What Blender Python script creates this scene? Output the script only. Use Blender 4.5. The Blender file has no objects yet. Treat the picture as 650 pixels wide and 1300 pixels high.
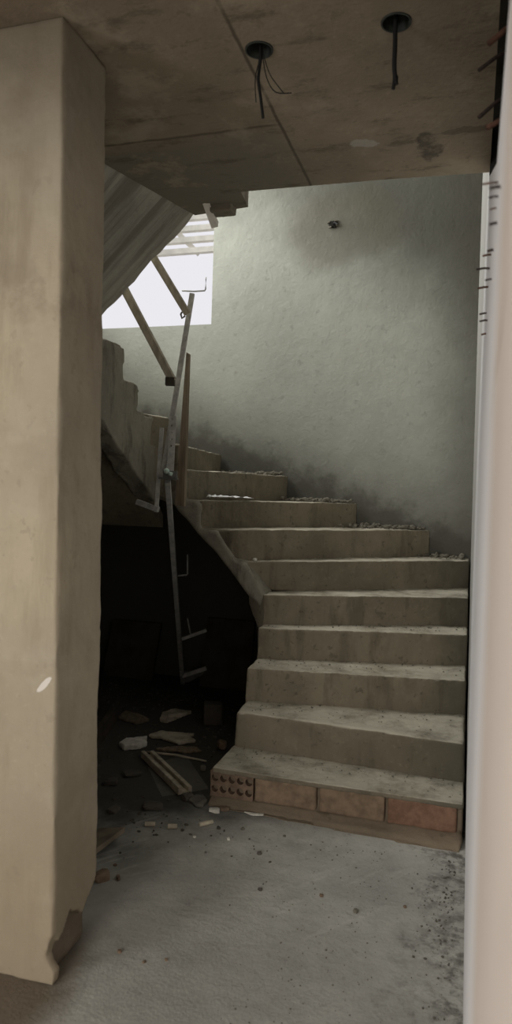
import bpy, bmesh, math, random
from mathutils import Vector, Matrix, noise

random.seed(11)
sc = bpy.context.scene
COL = sc.collection
PI = math.pi

# ------------------------------------------------------------------ camera
TH = math.radians(16.8)
ROLL = 0.030
FPX, EYE = 900.0, Vector((0.0, 0.0, 1.5))
FWD = Vector((-math.sin(TH), math.cos(TH), 0))
RGT = Vector((math.cos(TH), math.sin(TH), 0))
ZUP = Vector((0, 0, 1))
CR = RGT * math.cos(ROLL) + ZUP * math.sin(ROLL)
CU = -RGT * math.sin(ROLL) + ZUP * math.cos(ROLL)

def ray(px, py):
    return CR * (px - 325) + CU * (625 - py) + FWD * FPX
def at_z(px, py, z):
    v = ray(px, py); return EYE + v * ((z - EYE.z) / v.z)
def at_y(px, py, y):
    v = ray(px, py); return EYE + v * (y / v.y)
def at_x(px, py, x):
    v = ray(px, py); return EYE + v * (x / v.x)
def at_d(px, py, d):
    return EYE + ray(px, py) * (d / FPX)
def fl(px, py):
    return at_z(px, py, 0.0)

cam = bpy.data.cameras.new('camera')
co = bpy.data.objects.new('camera', cam); COL.objects.link(co)
m = Matrix((( CR.x, CU.x, -FWD.x, EYE.x), (CR.y, CU.y, -FWD.y, EYE.y), (CR.z, CU.z, -FWD.z, EYE.z), (0, 0, 0, 1)))
co.matrix_world = m
cam.sensor_width = 36; cam.sensor_fit = 'AUTO'
cam.lens = FPX / 1300 * 36
cam.shift_y = -25 / 1300
cam.clip_start = 0.02; cam.clip_end = 200
cam.dof.use_dof = True; cam.dof.focus_distance = 3.9; cam.dof.aperture_fstop = 3.2
sc.camera = co

# ------------------------------------------------------------------ materials
class NT:
    def __init__(s, name):
        s.m = bpy.data.materials.new(name); s.m.use_nodes = True
        s.t = s.m.node_tree; s.b = s.t.nodes['Principled BSDF']
        s.co = s.t.nodes.new('ShaderNodeNewGeometry').outputs['Position']
        s._xyz = None
    def n(s, ty, **k):
        nd = s.t.nodes.new(ty)
        for a, v in k.items(): setattr(nd, a, v)
        return nd
    def put(s, sock, v):
        if isinstance(v, bpy.types.NodeSocket): s.t.links.new(v, sock)
        elif isinstance(v, tuple) and len(v) == 3 and sock.type == 'RGBA': sock.default_value = (*v, 1)
        else: sock.default_value = v
    def xyz(s):
        if s._xyz is None:
            nd = s.n('ShaderNodeSeparateXYZ'); s.put(nd.inputs[0], s.co); s._xyz = nd.outputs
        return s._xyz
    def math(s, op, a, b=0.0, c=None):
        nd = s.n('ShaderNodeMath', operation=op); s.put(nd.inputs[0], a); s.put(nd.inputs[1], b)
        if c is not None: s.put(nd.inputs[2], c)
        return nd.outputs[0]
    def ss(s, v, a, b):                       # smooth 0..1 between a and b
        nd = s.n('ShaderNodeMapRange', interpolation_type='SMOOTHSTEP')
        s.put(nd.inputs['Value'], v)
        if a < b:
            nd.inputs[1].default_value, nd.inputs[2].default_value = a, b
        else:
            nd.inputs[1].default_value, nd.inputs[2].default_value = b, a
            nd.inputs[3].default_value, nd.inputs[4].default_value = 1, 0
        return nd.outputs[0]
    def scaled(s, sc_):
        nd = s.n('ShaderNodeMapping'); s.put(nd.inputs[0], s.co); nd.inputs['Scale'].default_value = sc_
        return nd.outputs[0]
    def rotated(s, rz, sc_):
        nd = s.n('ShaderNodeMapping'); s.put(nd.inputs[0], s.co); nd.inputs['Rotation'].default_value = (0, 0, rz)
        nd2 = s.n('ShaderNodeMapping'); s.put(nd2.inputs[0], nd.outputs[0]); nd2.inputs['Scale'].default_value = sc_
        return nd2.outputs[0]
    def noise(s, scale, detail=4, rough=.55, vec=None, off=0.0, dist=0.0):
        nd = s.n('ShaderNodeTexNoise')
        v = vec if vec is not None else s.co
        if off:
            a = s.n('ShaderNodeVectorMath', operation='ADD'); s.put(a.inputs[0], v); a.inputs[1].default_value = (off, off * .7, off * 1.3); v = a.outputs[0]
        s.put(nd.inputs['Vector'], v)
        nd.inputs['Scale'].default_value = scale; nd.inputs['Detail'].default_value = detail
        nd.inputs['Roughness'].default_value = rough; nd.inputs['Distortion'].default_value = dist
        return nd.outputs['Fac']
    def mix(s, f, a, b, mode='MIX'):
        nd = s.n('ShaderNodeMix', data_type='RGBA', blend_type=mode)
        s.put(nd.inputs[0], f); s.put(nd.inputs[6], a); s.put(nd.inputs[7], b)
        return nd.outputs[2]
    def mul(s, a, b): return s.math('MULTIPLY', a, b)
    def box(s, ax, lo, hi, soft, jitter=None):
        c = s.xyz()[ax]
        if jitter is not None: c = s.math('ADD', c, jitter)
        return s.mul(s.ss(c, lo - soft, lo + soft), s.ss(c, hi + soft, hi - soft))
    def jit(s, scale, amp, off=0.0):
        return s.mul(s.math('SUBTRACT', s.noise(scale, 5, .6, off=off), .5), amp)
    def bump(s, h, strength=.4, dist=.01):
        nd = s.n('ShaderNodeBump'); nd.inputs['Strength'].default_value = strength; nd.inputs['Distance'].default_value = dist
        s.put(nd.inputs['Height'], h)
        prev = s.b.inputs['Normal'].links
        if prev: s.t.links.new(prev[0].from_socket, nd.inputs['Normal'])
        s.t.links.new(nd.outputs[0], s.b.inputs['Normal'])
    def done(s, colr, rough=.9, metal=0.0, spec=.3):
        s.put(s.b.inputs['Base Color'], colr); s.put(s.b.inputs['Roughness'], rough)
        s.b.inputs['Metallic'].default_value = metal
        s.b.inputs['Specular IOR Level'].default_value = spec
        return s.m

def lin(r, g, b):
    f = lambda c: (c / 255 / 12.92) if c / 255 <= .04045 else ((c / 255 + .055) / 1.055) ** 2.4
    return (f(r), f(g), f(b))
def sc3(c, k): return tuple(x * k for x in c)

def concrete(name, base, var=.35, speck=.5, seed=0.0, bump=.5, fine=60, extra=None):
    n = NT(name)
    big = n.noise(1.3, 5, .6, off=seed + 3.1)
    mid = n.noise(6, 6, .65, off=seed + 9.7)
    fin = n.noise(fine, 4, .7, off=seed)
    c = n.mix(n.ss(big, .3, .7), sc3(base, 1 - var), sc3(base, 1 + var * .6))
    c = n.mix(n.mul(n.ss(mid, .48, .72), .55), c, sc3(base, 1 - var * 1.1))
    c = n.mix(n.mul(n.ss(fin, .55, .75), speck * .5), c, sc3(base, .55))
    c = n.mix(n.mul(n.ss(fin, .45, .28), speck * .5), c, sc3(base, 1.45))
    pit = n.noise(fine * .45, 3, .6, off=seed + 14)
    c = n.mix(n.mul(n.ss(pit, .62, .70), speck), c, sc3(base, .6))
    if extra: c = extra(n, c)
    n.bump(n.noise(9, 6, .65, off=seed + 5), bump * .6, .02)
    n.bump(n.noise(fine * 1.3, 5, .7, off=seed + 1), bump, .004)
    return n.done(c, .95, 0, .15)

def flat(name, base, rough=.8, metal=0, var=.25, scale=20, bump=.2, spec=.3, stretch=None):
    n = NT(name)
    v = n.scaled(stretch) if stretch else None
    f = n.noise(scale, 5, .6, vec=v)
    c = n.mix(n.ss(f, .3, .7), sc3(base, 1 - var), sc3(base, 1 + var))
    n.bump(n.noise(scale * 3, 4, .6, vec=v), bump, .004)
    return n.done(c, rough, metal, spec)

# floor ------------------------------------------------------------
def floor_extra(n, c):
    x, y, z = n.xyz()
    # packed soil and dust under and before the stairs, on the left
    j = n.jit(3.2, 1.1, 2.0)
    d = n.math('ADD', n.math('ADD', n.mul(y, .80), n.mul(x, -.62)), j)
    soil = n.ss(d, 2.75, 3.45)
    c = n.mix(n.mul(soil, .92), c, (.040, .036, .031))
    # brown earth at the foot of the pillar
    e = n.math('ADD', n.math('ADD', x, n.mul(y, .10)), n.jit(5, .18, 7.0))
    br = n.mul(n.ss(e, -.84, -1.0), n.ss(y, 2.25, 2.0))
    c = n.mix(n.mul(br, .85), c, (.135, .102, .066))
    # grime against the wall on the right
    g = n.mul(n.ss(n.math('ADD', x, n.jit(7, .5, 4.0)), -.24, .04), n.ss(n.noise(16, 5, .7), .42, .62))
    c = n.mix(n.mul(g, .75), c, (.05, .045, .036))
    # pale trowelled lime streaks
    st = n.noise(3.0, 4, .6, vec=n.rotated(math.radians(-52), (1, 7, 1)), off=1.0)
    zone = n.mul(n.mul(n.ss(n.math('ADD', y, n.jit(2, .5, 2)), 2.1, 2.5), n.ss(n.math('ADD', y, n.jit(2, .5, 5)), 3.2, 2.8)), n.ss(n.noise(3.5, 4, .6, off=8), .42, .6))
    c = n.mix(n.mul(n.mul(n.ss(st, .52, .68), zone), .35), c, (.62, .61, .57))
    n.bump(n.mul(st, zone), .22, .02)
    return c
M = {}
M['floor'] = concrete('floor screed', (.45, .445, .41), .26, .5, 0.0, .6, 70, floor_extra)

def wall_extra(n, c):
    x, y, z = n.xyz()
    # smoke and damp stain high on the wall, plus slab shade painted into the right corner
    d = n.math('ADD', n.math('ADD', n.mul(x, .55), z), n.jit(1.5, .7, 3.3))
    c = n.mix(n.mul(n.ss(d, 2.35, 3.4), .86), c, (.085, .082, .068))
    bx = n.math('POWER', n.math('DIVIDE', n.math('ADD', n.math('ADD', x, .95), n.jit(2.5, .5, 6)), .55), 2.0)
    bz = n.math('POWER', n.math('DIVIDE', n.math('ADD', n.math('SUBTRACT', z, 3.52), n.jit(2.5, .4, 9)), .30), 2.0)
    c = n.mix(n.mul(n.ss(n.math('ADD', bx, bz), 1.3, .2), .45), c, (.13, .115, .085))
    # soot and damp low down over the winders
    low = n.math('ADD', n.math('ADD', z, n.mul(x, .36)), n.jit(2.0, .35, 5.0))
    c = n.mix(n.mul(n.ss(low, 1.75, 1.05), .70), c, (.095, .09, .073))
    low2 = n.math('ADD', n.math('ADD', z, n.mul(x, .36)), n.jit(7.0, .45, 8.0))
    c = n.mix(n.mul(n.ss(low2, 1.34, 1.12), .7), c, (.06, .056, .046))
    # shade and stain painted together down the right corner
    s3 = n.ss(n.math('ADD', x, n.jit(2.5, .2, 1.0)), -.40, .04)
    c = n.mix(n.mul(s3, .65), c, (.09, .085, .07))
    tr = n.noise(2.2, 5, .65, off=12)
    n.bump(tr, .2, .04)
    return c
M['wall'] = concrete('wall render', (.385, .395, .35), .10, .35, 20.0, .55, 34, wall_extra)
M['plain'] = concrete('bare block wall', (.30, .29, .26), .2, .4, 33.0)
M['recess_shade'] = concrete('recess shade', (.055, .053, .05), .3, .4, 35.0)  # near-black puts the wall recess's shade into the colour

def right_extra(n, c):
    x, y, z = n.xyz()
    t = n.math('SUBTRACT', n.mul(n.math('SUBTRACT', z, 1.53), 1.0), n.mul(n.math('SUBTRACT', y, 1.6), -.18))
    ln = n.mul(n.ss(n.math('ABSOLUTE', n.math('ADD', t, n.jit(9, .03))), .012, .0), n.box(1, .7, 2.2, .1))
    c = n.mix(n.mul(ln, .7), c, (.30, .20, .10))
    lit_strip = n.ss(n.math('ADD', y, n.jit(2.5, .15, 2)), .80, 1.15)
    c = n.mix(n.mul(lit_strip, .85), c, (.80, .80, .82))            # daylit strip farther in, painted whiter
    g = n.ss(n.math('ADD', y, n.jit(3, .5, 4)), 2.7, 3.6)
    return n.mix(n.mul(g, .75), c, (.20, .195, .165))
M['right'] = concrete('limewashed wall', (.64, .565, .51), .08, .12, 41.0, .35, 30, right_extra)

def pillar_extra(n, c):
    x, y, z = n.xyz()
    ver = n.noise(1.0, 5, .65, vec=n.scaled((7, 7, 1.1)), off=3)
    c = n.mix(n.mul(n.ss(ver, .50, .70), .45), c, (.25, .205, .145))
    c = n.mix(n.mul(n.ss(n.noise(2.2, 4, .6, off=14), .54, .70), .5), c, (.50, .45, .36))
    st = n.mul(n.ss(n.math('ADD', z, n.jit(3, .5, 3)), 1.95, 2.05), n.ss(n.math('ADD', z, n.jit(3, .4, 6)), 2.32, 2.1))
    c = n.mix(n.mul(n.mul(st, n.ss(n.noise(5, 5, .7, off=4), .42, .6)), .45), c, (.22, .18, .13))
    top = n.ss(n.math('ADD', z, n.jit(2, .5, 9)), 2.3, 2.95)
    c = n.mix(n.mul(top, .35), c, (.24, .205, .16))
    low = n.ss(n.math('ADD', z, n.jit(3, .5, 5)), .75, .1)
    c = n.mix(n.mul(low, .5), c, (.27, .215, .15))
    # a white scrape
    q = at_y(56, 869, 1.868)
    uu = n.math('ADD', n.mul(n.math('SUBTRACT', x, q.x), .7), n.mul(n.math('SUBTRACT', z, q.z), .7))
    vv = n.math('SUBTRACT', n.mul(n.math('SUBTRACT', x, q.x), .7), n.mul(n.math('SUBTRACT', z, q.z), .7))
    k = n.math('ADD', n.math('POWER', n.mul(n.math('ADD', uu, n.jit(30, .01)), 27), 2.0), n.math('POWER', n.mul(n.math('ADD', vv, n.jit(30, .008, 3)), 100), 2.0))
    c = n.mix(n.mul(n.ss(k, 1.0, .6), .8), c, (.75, .72, .68))
    return c
M['pillar'] = concrete('pillar plaster', (.405, .352, .265), .16, .3, 52.0, .35, 45, pillar_extra)
M['core'] = concrete('raw pillar core', (.19, .155, .115), .25, .4, 58.0, .7, 40)

def ceil_extra(n, c):
    x, y, z = n.xyz()
    seam = n.mul(n.ss(n.math('ABSOLUTE', n.math('ADD', n.math('ADD', x, .742), n.jit(8, .01))), .010, .002), n.ss(y, 1.4, 2.2))
    c = n.mix(n.mul(seam, .8), c, (.07, .058, .045))
    seam2 = n.mul(n.ss(n.math('ABSOLUTE', n.math('ADD', n.math('SUBTRACT', y, 2.63), n.jit(6, .03, 2))), .014, .002), n.ss(x, -.72, -.8))
    c = n.mix(n.mul(seam2, .75), c, (.07, .058, .045))
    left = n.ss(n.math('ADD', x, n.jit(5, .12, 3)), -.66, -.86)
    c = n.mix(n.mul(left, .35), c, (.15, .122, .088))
    gr = n.mul(n.mul(left, n.ss(y, 2.6, 2.75)), .5)
    c = n.mix(gr, c, (.20, .195, .165))
    st = n.noise(4, 6, .7, vec=n.scaled((1.0, 2.6, 1)), off=6)
    c = n.mix(n.mul(n.ss(st, .53, .68), .65), c, (.12, .098, .072))
    c = n.mix(n.mul(n.ss(n.noise(3, 5, .7, off=31), .52, .66), .5), c, (.45, .385, .29))
    def spot(px, py, rx, ry, off):
        p = at_z(px, py, 2.92)
        a = n.math('POWER', n.math('DIVIDE', n.math('ADD', n.math('SUBTRACT', x, p.x), n.jit(9, .13, off)), rx), 2.0)
        b = n.math('POWER', n.math('DIVIDE', n.math('ADD', n.math('SUBTRACT', y, p.y), n.jit(9, .13, off + 4)), ry), 2.0)
        return n.ss(n.math('ADD', a, b), 1.1, .7)
    c = n.mix(n.mul(spot(461, 183, .060, .035, 1), .8), c, (.46, .43, .38))
    c = n.mix(n.mul(n.mul(spot(546, 186, .055, .12, 5), n.ss(n.noise(11, 5, .7, off=2), .36, .62)), .75), c, (.075, .07, .06))
    c = n.mix(n.mul(spot(590, 165, .10, .03, 9), .45), c, (.09, .08, .065))
    return c
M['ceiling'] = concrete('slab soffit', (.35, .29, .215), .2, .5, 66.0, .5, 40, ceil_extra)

def board_extra(n, c):
    w = n.noise(1.0, 4, .6, vec=n.scaled((1.2, 14, .4)), off=3)
    c = n.mix(n.mul(n.ss(w, .42, .62), .7), c, (.17, .155, .125))
    n.bump(w, .7, .03)
    return c
M['boarded'] = concrete('board marked soffit', (.44, .42, .36), .25, .4, 71.0, .5, 40, board_extra)

def stair_extra(n, c):
    vs = n.noise(1.0, 5, .65, vec=n.scaled((9, 9, 1.6)), off=5)
    c = n.mix(n.mul(n.ss(vs, .50, .68), .55), c, (.10, .085, .062))
    pt = n.noise(26, 3, .6, off=15)
    c = n.mix(n.mul(n.ss(pt, .64, .70), .6), c, (.09, .078, .06))
    geo = n.t.nodes.new('ShaderNodeNewGeometry')
    sep = n.n('ShaderNodeSeparateXYZ'); n.put(sep.inputs[0], geo.outputs['Normal'])
    dust = n.mul(n.ss(sep.outputs[2], .55, .9), n.ss(n.noise(5, 6, .7, off=4), .22, .62))
    c = n.mix(n.mul(n.ss(n.math('ADD', n.xyz()[0], n.jit(5, .3, 3)), -.30, .02), .7), c, (.085, .08, .062))
    c = n.mix(n.mul(dust, .8), c, (.56, .525, .43))          # lime dust lying on the treads
    return c
M['stair'] = concrete('stair concrete', (.21, .182, .134), .30, .7, 80.0, .8, 40, stair_extra)
def string_extra(n, c):
    vs = n.noise(1.0, 5, .7, vec=n.scaled((9, 9, 2.2)), off=25)
    return n.mix(n.mul(n.ss(vs, .50, .66), .7), c, (.105, .093, .072))
M['string'] = concrete('rough stair side', (.29, .27, .22), .25, .6, 84.0, .9, 36, string_extra)
M['dust_sheet'] = concrete('dusty sheet', (.13, .122, .105), .25, .4, 93.0, .4, 60)
M['mortar'] = concrete('brown mortar', (.20, .160, .115), .22, .5, 90.0, .7, 50)
M['rubble'] = concrete('grey rubble', (.17, .155, .125), .35, .5, 95.0, .6, 50)
M['dark_rubble'] = concrete('dark rubble', (.11, .10, .085), .35, .5, 97.0, .6, 50)
M['pale_ground'] = concrete('pale ground', (.6, .58, .52), .1, .3, 99.0)
M['clay'] = flat('fired clay', (.175, .122, .087), .9, 0, .25, 25, .4)
M['clay_dusty'] = flat('dusty clay', (.205, .148, .102), .95, 0, .25, 18, .4)
M['clay_red'] = flat('red clay', (.20, .115, .077), .9, 0, .22, 25, .4)
M['steel'] = flat('galvanised steel', (.43, .43, .41), .55, .2, .2, 30, .15, .4)
M['steel_dark'] = flat('dull steel', (.12, .12, .115), .6, .3, .25, 30, .2, .4)
M['rust'] = flat('rusty steel', (.085, .042, .028), .9, .1, .4, 60, .5)
M['rust_dark'] = flat('dark rusty steel', (.035, .024, .02), .9, .1, .4, 60, .5)
M['green_paint'] = flat('pale green bolt', (.50, .62, .56), .5, 0, .1, 30, .1)
M['lumber'] = flat('weathered lumber', (.42, .38, .30), .85, 0, .25, 3, .3, .2, (12, 12, 1.5))
M['lumber_brown'] = flat('brown board', (.19, .15, .105), .85, 0, .3, 3, .35, .2, (14, 14, 1.2))
M['lumber_mid'] = flat('grey brown board', (.21, .175, .13), .85, 0, .3, 6, .3, .2)
M['lumber_dark'] = flat('dark wet board', (.07, .058, .045), .85, 0, .3, 6, .3, .2)  # darkest of the board tones
M['pale_wood'] = flat('pale splintered wood', (.46, .41, .32), .85, 0, .3, 14, .5, .2)
M['plaster'] = flat('white plaster', (.62, .60, .54), .95, 0, .2, 25, .5)
M['paper'] = flat('white paper', (.80, .80, .80), .8, 0, .05, 20, .1)
M['cable'] = flat('black cable', (.016, .016, .016), .6, 0, .2, 30, .1)
M['box_plastic'] = flat('dark plastic box', (.05, .055, .05), .6, 0, .3, 30, .2)
M['awning'] = flat('cream painted slat', (.86, .83, .76), .7, 0, .1, 8, .1)
M['hole'] = flat('hole shade', (.02, .018, .015), .95, 0, .2, 20, .2)

# ------------------------------------------------------------------ mesh helpers
def tag(o, label=None, cat=None, group=None, kind=None):
    if label: o['label'] = label
    if cat: o['category'] = cat
    if group: o['group'] = group
    if kind: o['kind'] = kind
    return o
def link_mesh(name, me, mat, parent=None):
    o = bpy.data.objects.new(name, me); COL.objects.link(o)
    if mat is not None:
        me.materials.clear(); me.materials.append(M[mat] if isinstance(mat, str) else mat)
    if parent is not None:
        o.parent = parent
    return o
def obj(name, bm, mat, parent=None, smooth=False, loc=None):
    """one mesh object; bm holds world coordinates, LOC becomes its origin"""
    off = Vector((0, 0, 0)) if parent is None else -parent.location
    if loc is not None and parent is None: off = -Vector(loc)
    if off.length: bmesh.ops.translate(bm, vec=off, verts=bm.verts)
    bmesh.ops.recalc_face_normals(bm, faces=bm.faces)
    me = bpy.data.meshes.new(name); bm.to_mesh(me); bm.free()
    if smooth: me.shade_smooth()
    o = link_mesh(name, me, mat, parent)
    if loc is not None and parent is None: o.location = loc
    return o
def empty(name, loc):
    o = bpy.data.objects.new(name, None); COL.objects.link(o); o.location = loc; o.empty_display_size = .1
    return o
def add_box(bm, lo, hi, mtx=None):
    vs = bmesh.ops.create_cube(bm, size=1)['verts']
    lo, hi = Vector(lo), Vector(hi)
    for v in vs:
        v.co = Vector(((lo.x + hi.x) / 2 + v.co.x * (hi.x - lo.x), (lo.y + hi.y) / 2 + v.co.y * (hi.y - lo.y), (lo.z + hi.z) / 2 + v.co.z * (hi.z - lo.z)))
        if mtx is not None: v.co = mtx @ v.co
    return vs
def box_bm(lo, hi):
    bm = bmesh.new(); add_box(bm, lo, hi); return bm
def frame_of(a, b, up=ZUP):
    d = (b - a).normalized()
    s = d.cross(up)
    if s.length < 1e-4: s = d.cross(Vector((1, 0, 0)))
    s.normalize(); t = s.cross(d)
    return Matrix(((s.x, t.x, d.x, a.x), (s.y, t.y, d.y, a.y), (s.z, t.z, d.z, a.z), (0, 0, 0, 1))), (b - a).length
def add_bar(bm, a, b, w, h, up=ZUP):
    mt, L = frame_of(Vector(a), Vector(b), up)
    add_box(bm, (-w / 2, -h / 2, 0), (w / 2, h / 2, L), mt)
def add_tube(bm, pts, r, n=8):
    pts = [Vector(p) for p in pts]
    rings = []
    prev = None
    for i, p in enumerate(pts):
        d = (pts[min(i + 1, len(pts) - 1)] - pts[max(i - 1, 0)]).normalized()
        s = d.cross(prev if prev is not None else (ZUP if abs(d.z) < .9 else Vector((1, 0, 0))))
        if s.length < 1e-5: s = d.cross(Vector((0, 1, 0)))
        s.normalize(); t = s.cross(d); prev = t.copy()
        prev = -prev if False else prev
        rr = r[i] if isinstance(r, (list, tuple)) else r
        rings.append([bm.verts.new(p + (s * math.cos(2 * PI * k / n) + t * math.sin(2 * PI * k / n)) * rr) for k in range(n)])
        prev = ZUP if abs(d.z) < .9 else Vector((1, 0, 0))
    for i in range(len(rings) - 1):
        for k in range(n):
            bm.faces.new((rings[i][k], rings[i][(k + 1) % n], rings[i + 1][(k + 1) % n], rings[i + 1][k]))
    bm.faces.new(rings[0][::-1]); bm.faces.new(rings[-1])
def add_prism(bm, bottom, top):
    """closed solid between two loops of the same length"""
    b = [bm.verts.new(Vector(p)) for p in bottom]; t = [bm.verts.new(Vector(p)) for p in top]
    n = len(b)
    bm.faces.new(b[::-1]); bm.faces.new(t)
    for i in range(n):
        bm.faces.new((b[i], b[(i + 1) % n], t[(i + 1) % n], t[i]))
def voxel(bm, vs=.012, amp=.004, freq=14, seed=0.0, edge=0.0):
    """rough cast surface: the solid remeshed and roughened; coordinates stay in the world"""
    bmesh.ops.triangulate(bm, faces=bm.faces)
    bmesh.ops.recalc_face_normals(bm, faces=bm.faces)
    me = bpy.data.meshes.new('tmp'); bm.to_mesh(me); bm.free()
    o = bpy.data.objects.new('tmp', me); COL.objects.link(o)
    md = o.modifiers.new('r', 'REMESH'); md.mode = 'VOXEL'; md.voxel_size = vs; md.adaptivity = 0
    dg = bpy.context.evaluated_depsgraph_get()
    out = bpy.data.meshes.new_from_object(o.evaluated_get(dg))
    bpy.data.objects.remove(o); bpy.data.meshes.remove(me)
    b2 = bmesh.new(); b2.from_mesh(out); bpy.data.meshes.remove(out)
    b2.normal_update()
    sv = Vector((seed, seed * 1.7, seed * .3))
    for v in b2.verts:
        p = v.co * freq + sv
        k = noise.fractal(p, 1.0, 2.1, 4) * amp + noise.noise(v.co * 2.3 + sv) * amp * .8
        if edge:
            nn = v.normal
            cr = 1 - max(abs(nn.x), abs(nn.y), abs(nn.z))
            if cr > .06: k -= edge * max(0, noise.noise(v.co * 6 + sv * 2) + .25) * min(1, cr * 4)
        v.co = v.co + v.normal * k
    return b2
def subtract(bm, cutters):
    """boolean: BM minus each cutter bmesh; returns a bmesh"""
    bmesh.ops.recalc_face_normals(bm, faces=bm.faces)
    me = bpy.data.meshes.new('tmp'); bm.to_mesh(me); bm.free()
    o = bpy.data.objects.new('tmp', me); COL.objects.link(o)
    tmp = []
    for cb in cutters:
        bmesh.ops.recalc_face_normals(cb, faces=cb.faces)
        cm = bpy.data.meshes.new('cut'); cb.to_mesh(cm); cb.free()
        c = bpy.data.objects.new('cut', cm); COL.objects.link(c); tmp.append((c, cm))
        md = o.modifiers.new('b', 'BOOLEAN'); md.operation = 'DIFFERENCE'; md.object = c; md.solver = 'EXACT'
    dg = bpy.context.evaluated_depsgraph_get()
    out = bpy.data.meshes.new_from_object(o.evaluated_get(dg))
    bpy.data.objects.remove(o); bpy.data.meshes.remove(me)
    for c, cm in tmp: bpy.data.objects.remove(c); bpy.data.meshes.remove(cm)
    b2 = bmesh.new(); b2.from_mesh(out); bpy.data.meshes.remove(out)
    return b2
def cyl_bm(a, b, r, n=20):
    bm = bmesh.new(); add_tube(bm, [a, b], r, n); return bm
def add_stone(bm, p, sx, sy, sz, rz=0.0, seed=0.0, sub=2, rough=.35):
    vs = bmesh.ops.create_icosphere(bm, subdivisions=sub, radius=1)['verts']
    sv = Vector((seed * 3.3, seed * 1.9 + 2, seed * 5.1))
    c, s = math.cos(rz), math.sin(rz)
    zmin = 9
    for v in vs:
        k = 1 + rough * (noise.noise(v.co * 1.1 + sv) * 1.2 + noise.noise(v.co * 2.7 + sv) * .5)
        q = v.co * k
        for ax in range(3):                     # flatten towards facets
            q[ax] = max(-.78, min(.78, q[ax])) / .78
        x, y, z = q.x * sx / 2, q.y * sy / 2, q.z * sz / 2
        v.co = Vector((x * c - y * s, x * s + y * c, z))
        zmin = min(zmin, v.co.z)
    for v in vs: v.co += Vector((p[0], p[1], p[2] - zmin - .001))
def structure(name, bm, mat, label=None, smooth=False):
    return tag(obj(name, bm, mat, None, smooth), label, None, None, 'structure')

# ------------------------------------------------------------------ the shell
CEIL = 2.92
YB = 5.30
structure('floor', box_bm((-3.6, -4.0, -.20), (.6, YB, 0)), 'floor', 'grey dusty concrete floor')
# back wall of the stairwell with the window opening
wx0, wx1, wz0, wz1 = -3.22, -2.015, 2.83, 4.35
bm = bmesh.new()
add_box(bm, (-3.5, YB, 0), (.6, YB + .2, 6.2))
cut = bmesh.new(); add_box(cut, (wx0, YB - .3, wz0), (wx1, YB + .5, wz1))
# rough corners of the opening
bm = subtract(bm, [cut])
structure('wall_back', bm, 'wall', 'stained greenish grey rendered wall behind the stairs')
# right wall: leans outward near its top in the first stretch
bm = bmesh.new()
prof = [(-4.0, 0), (2.2, 0), (2.35, 1), (YB, 1)]
zs = [0, .3, 1.0, 1.7, 2.1, 2.46, 2.92, 6.2]
lean = [.024, .022, .022, .026, .032, .036, .042, .05]
ys = [-4.0, -1, 0, .6, 1.2, 1.8, 2.2, 2.45, 3.0, 4.0, YB]
grid = []
for yi, yv in enumerate(ys):
    row = []
    for zi, zv in enumerate(zs):
        f = max(0.0, min(1.0, (5.0 - yv) / 1.8))
        xv = lean[zi] * f + (.018 if zv < 3 else .03) * (1 - f)
        row.append(bm.verts.new((xv, yv, zv)))
    grid.append(row)
for i in range(len(ys) - 1):
    for k in range(len(zs) - 1):
        bm.faces.new((grid[i][k], grid[i][k + 1], grid[i + 1][k + 1], grid[i + 1][k]))
ext = bmesh.ops.extrude_face_region(bm, geom=bm.faces[:])
for v in [g for g in ext['geom'] if isinstance(g, bmesh.types.BMVert)]: v.co.x = .6
cut = bmesh.new()
nl = [(-5, 2.19), (1.53, 2.19), (3.15, 2.87), (3.15, 3.3), (-5, 3.3)]
add_prism(cut, [(-.5, y, z) for y, z in nl], [(.50, y, z) for y, z in nl])
bm = subtract(bm, [cut])
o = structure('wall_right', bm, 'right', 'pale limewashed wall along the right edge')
o.data.materials.append(M['recess_shade'])
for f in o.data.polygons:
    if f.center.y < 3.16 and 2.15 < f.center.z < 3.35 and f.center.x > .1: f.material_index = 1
structure('wall_niche', box_bm((.46, -3.9, 2.2), (.499, 1.525, 3.29)), 'recess_shade')  # dark panel at the recess back, shade put into its colour
# left side
LW = -3.25
up_y0, up_y1, up_z0, up_z1 = 3.5, 5.15, 3.35, 5.9
bm = box_bm((LW - .2, 2.0, 0), (LW, YB, 6.2))
cut = bmesh.new(); add_box(cut, (LW - .5, up_y0, up_z0), (LW + .3, up_y1, up_z1))
structure('wall_left', subtract(bm, [cut]), 'plain')
structure('wall_blocker', box_bm((-3.45, 1.93, 0), (-1.62, 2.12, CEIL)), 'pillar')  # unseen wall added to keep window light off the understairs
# the room behind the camera, with a window wall
ox0, ox1, oz0, oz1 = -2.3, -.5, 1.0, 2.5
bm = box_bm((-3.6, -4.2, 0), (.6, -4.0, 3.1))
cut = bmesh.new(); add_box(cut, (ox0, -4.5, oz0), (ox1, -3.7, oz1))
structure('wall_front', subtract(bm, [cut]), 'plain')
sy0, sy1, sz0, sz1 = -2.2, -.4, 1.0, 2.7
bm = box_bm((-3.4, -4.0, 0), (-3.2, 2.0, 3.1))
cut = bmesh.new(); add_box(cut, (-3.8, sy0, sz0), (-3.0, sy1, sz1))
structure('wall_side', subtract(bm, [cut]), 'plain')
structure('shade_beam', box_bm((-3.2, -.75, 2.2), (.02, -.5, CEIL)), 'plain')  # unseen, added to shade the pillar top from the window
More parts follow.
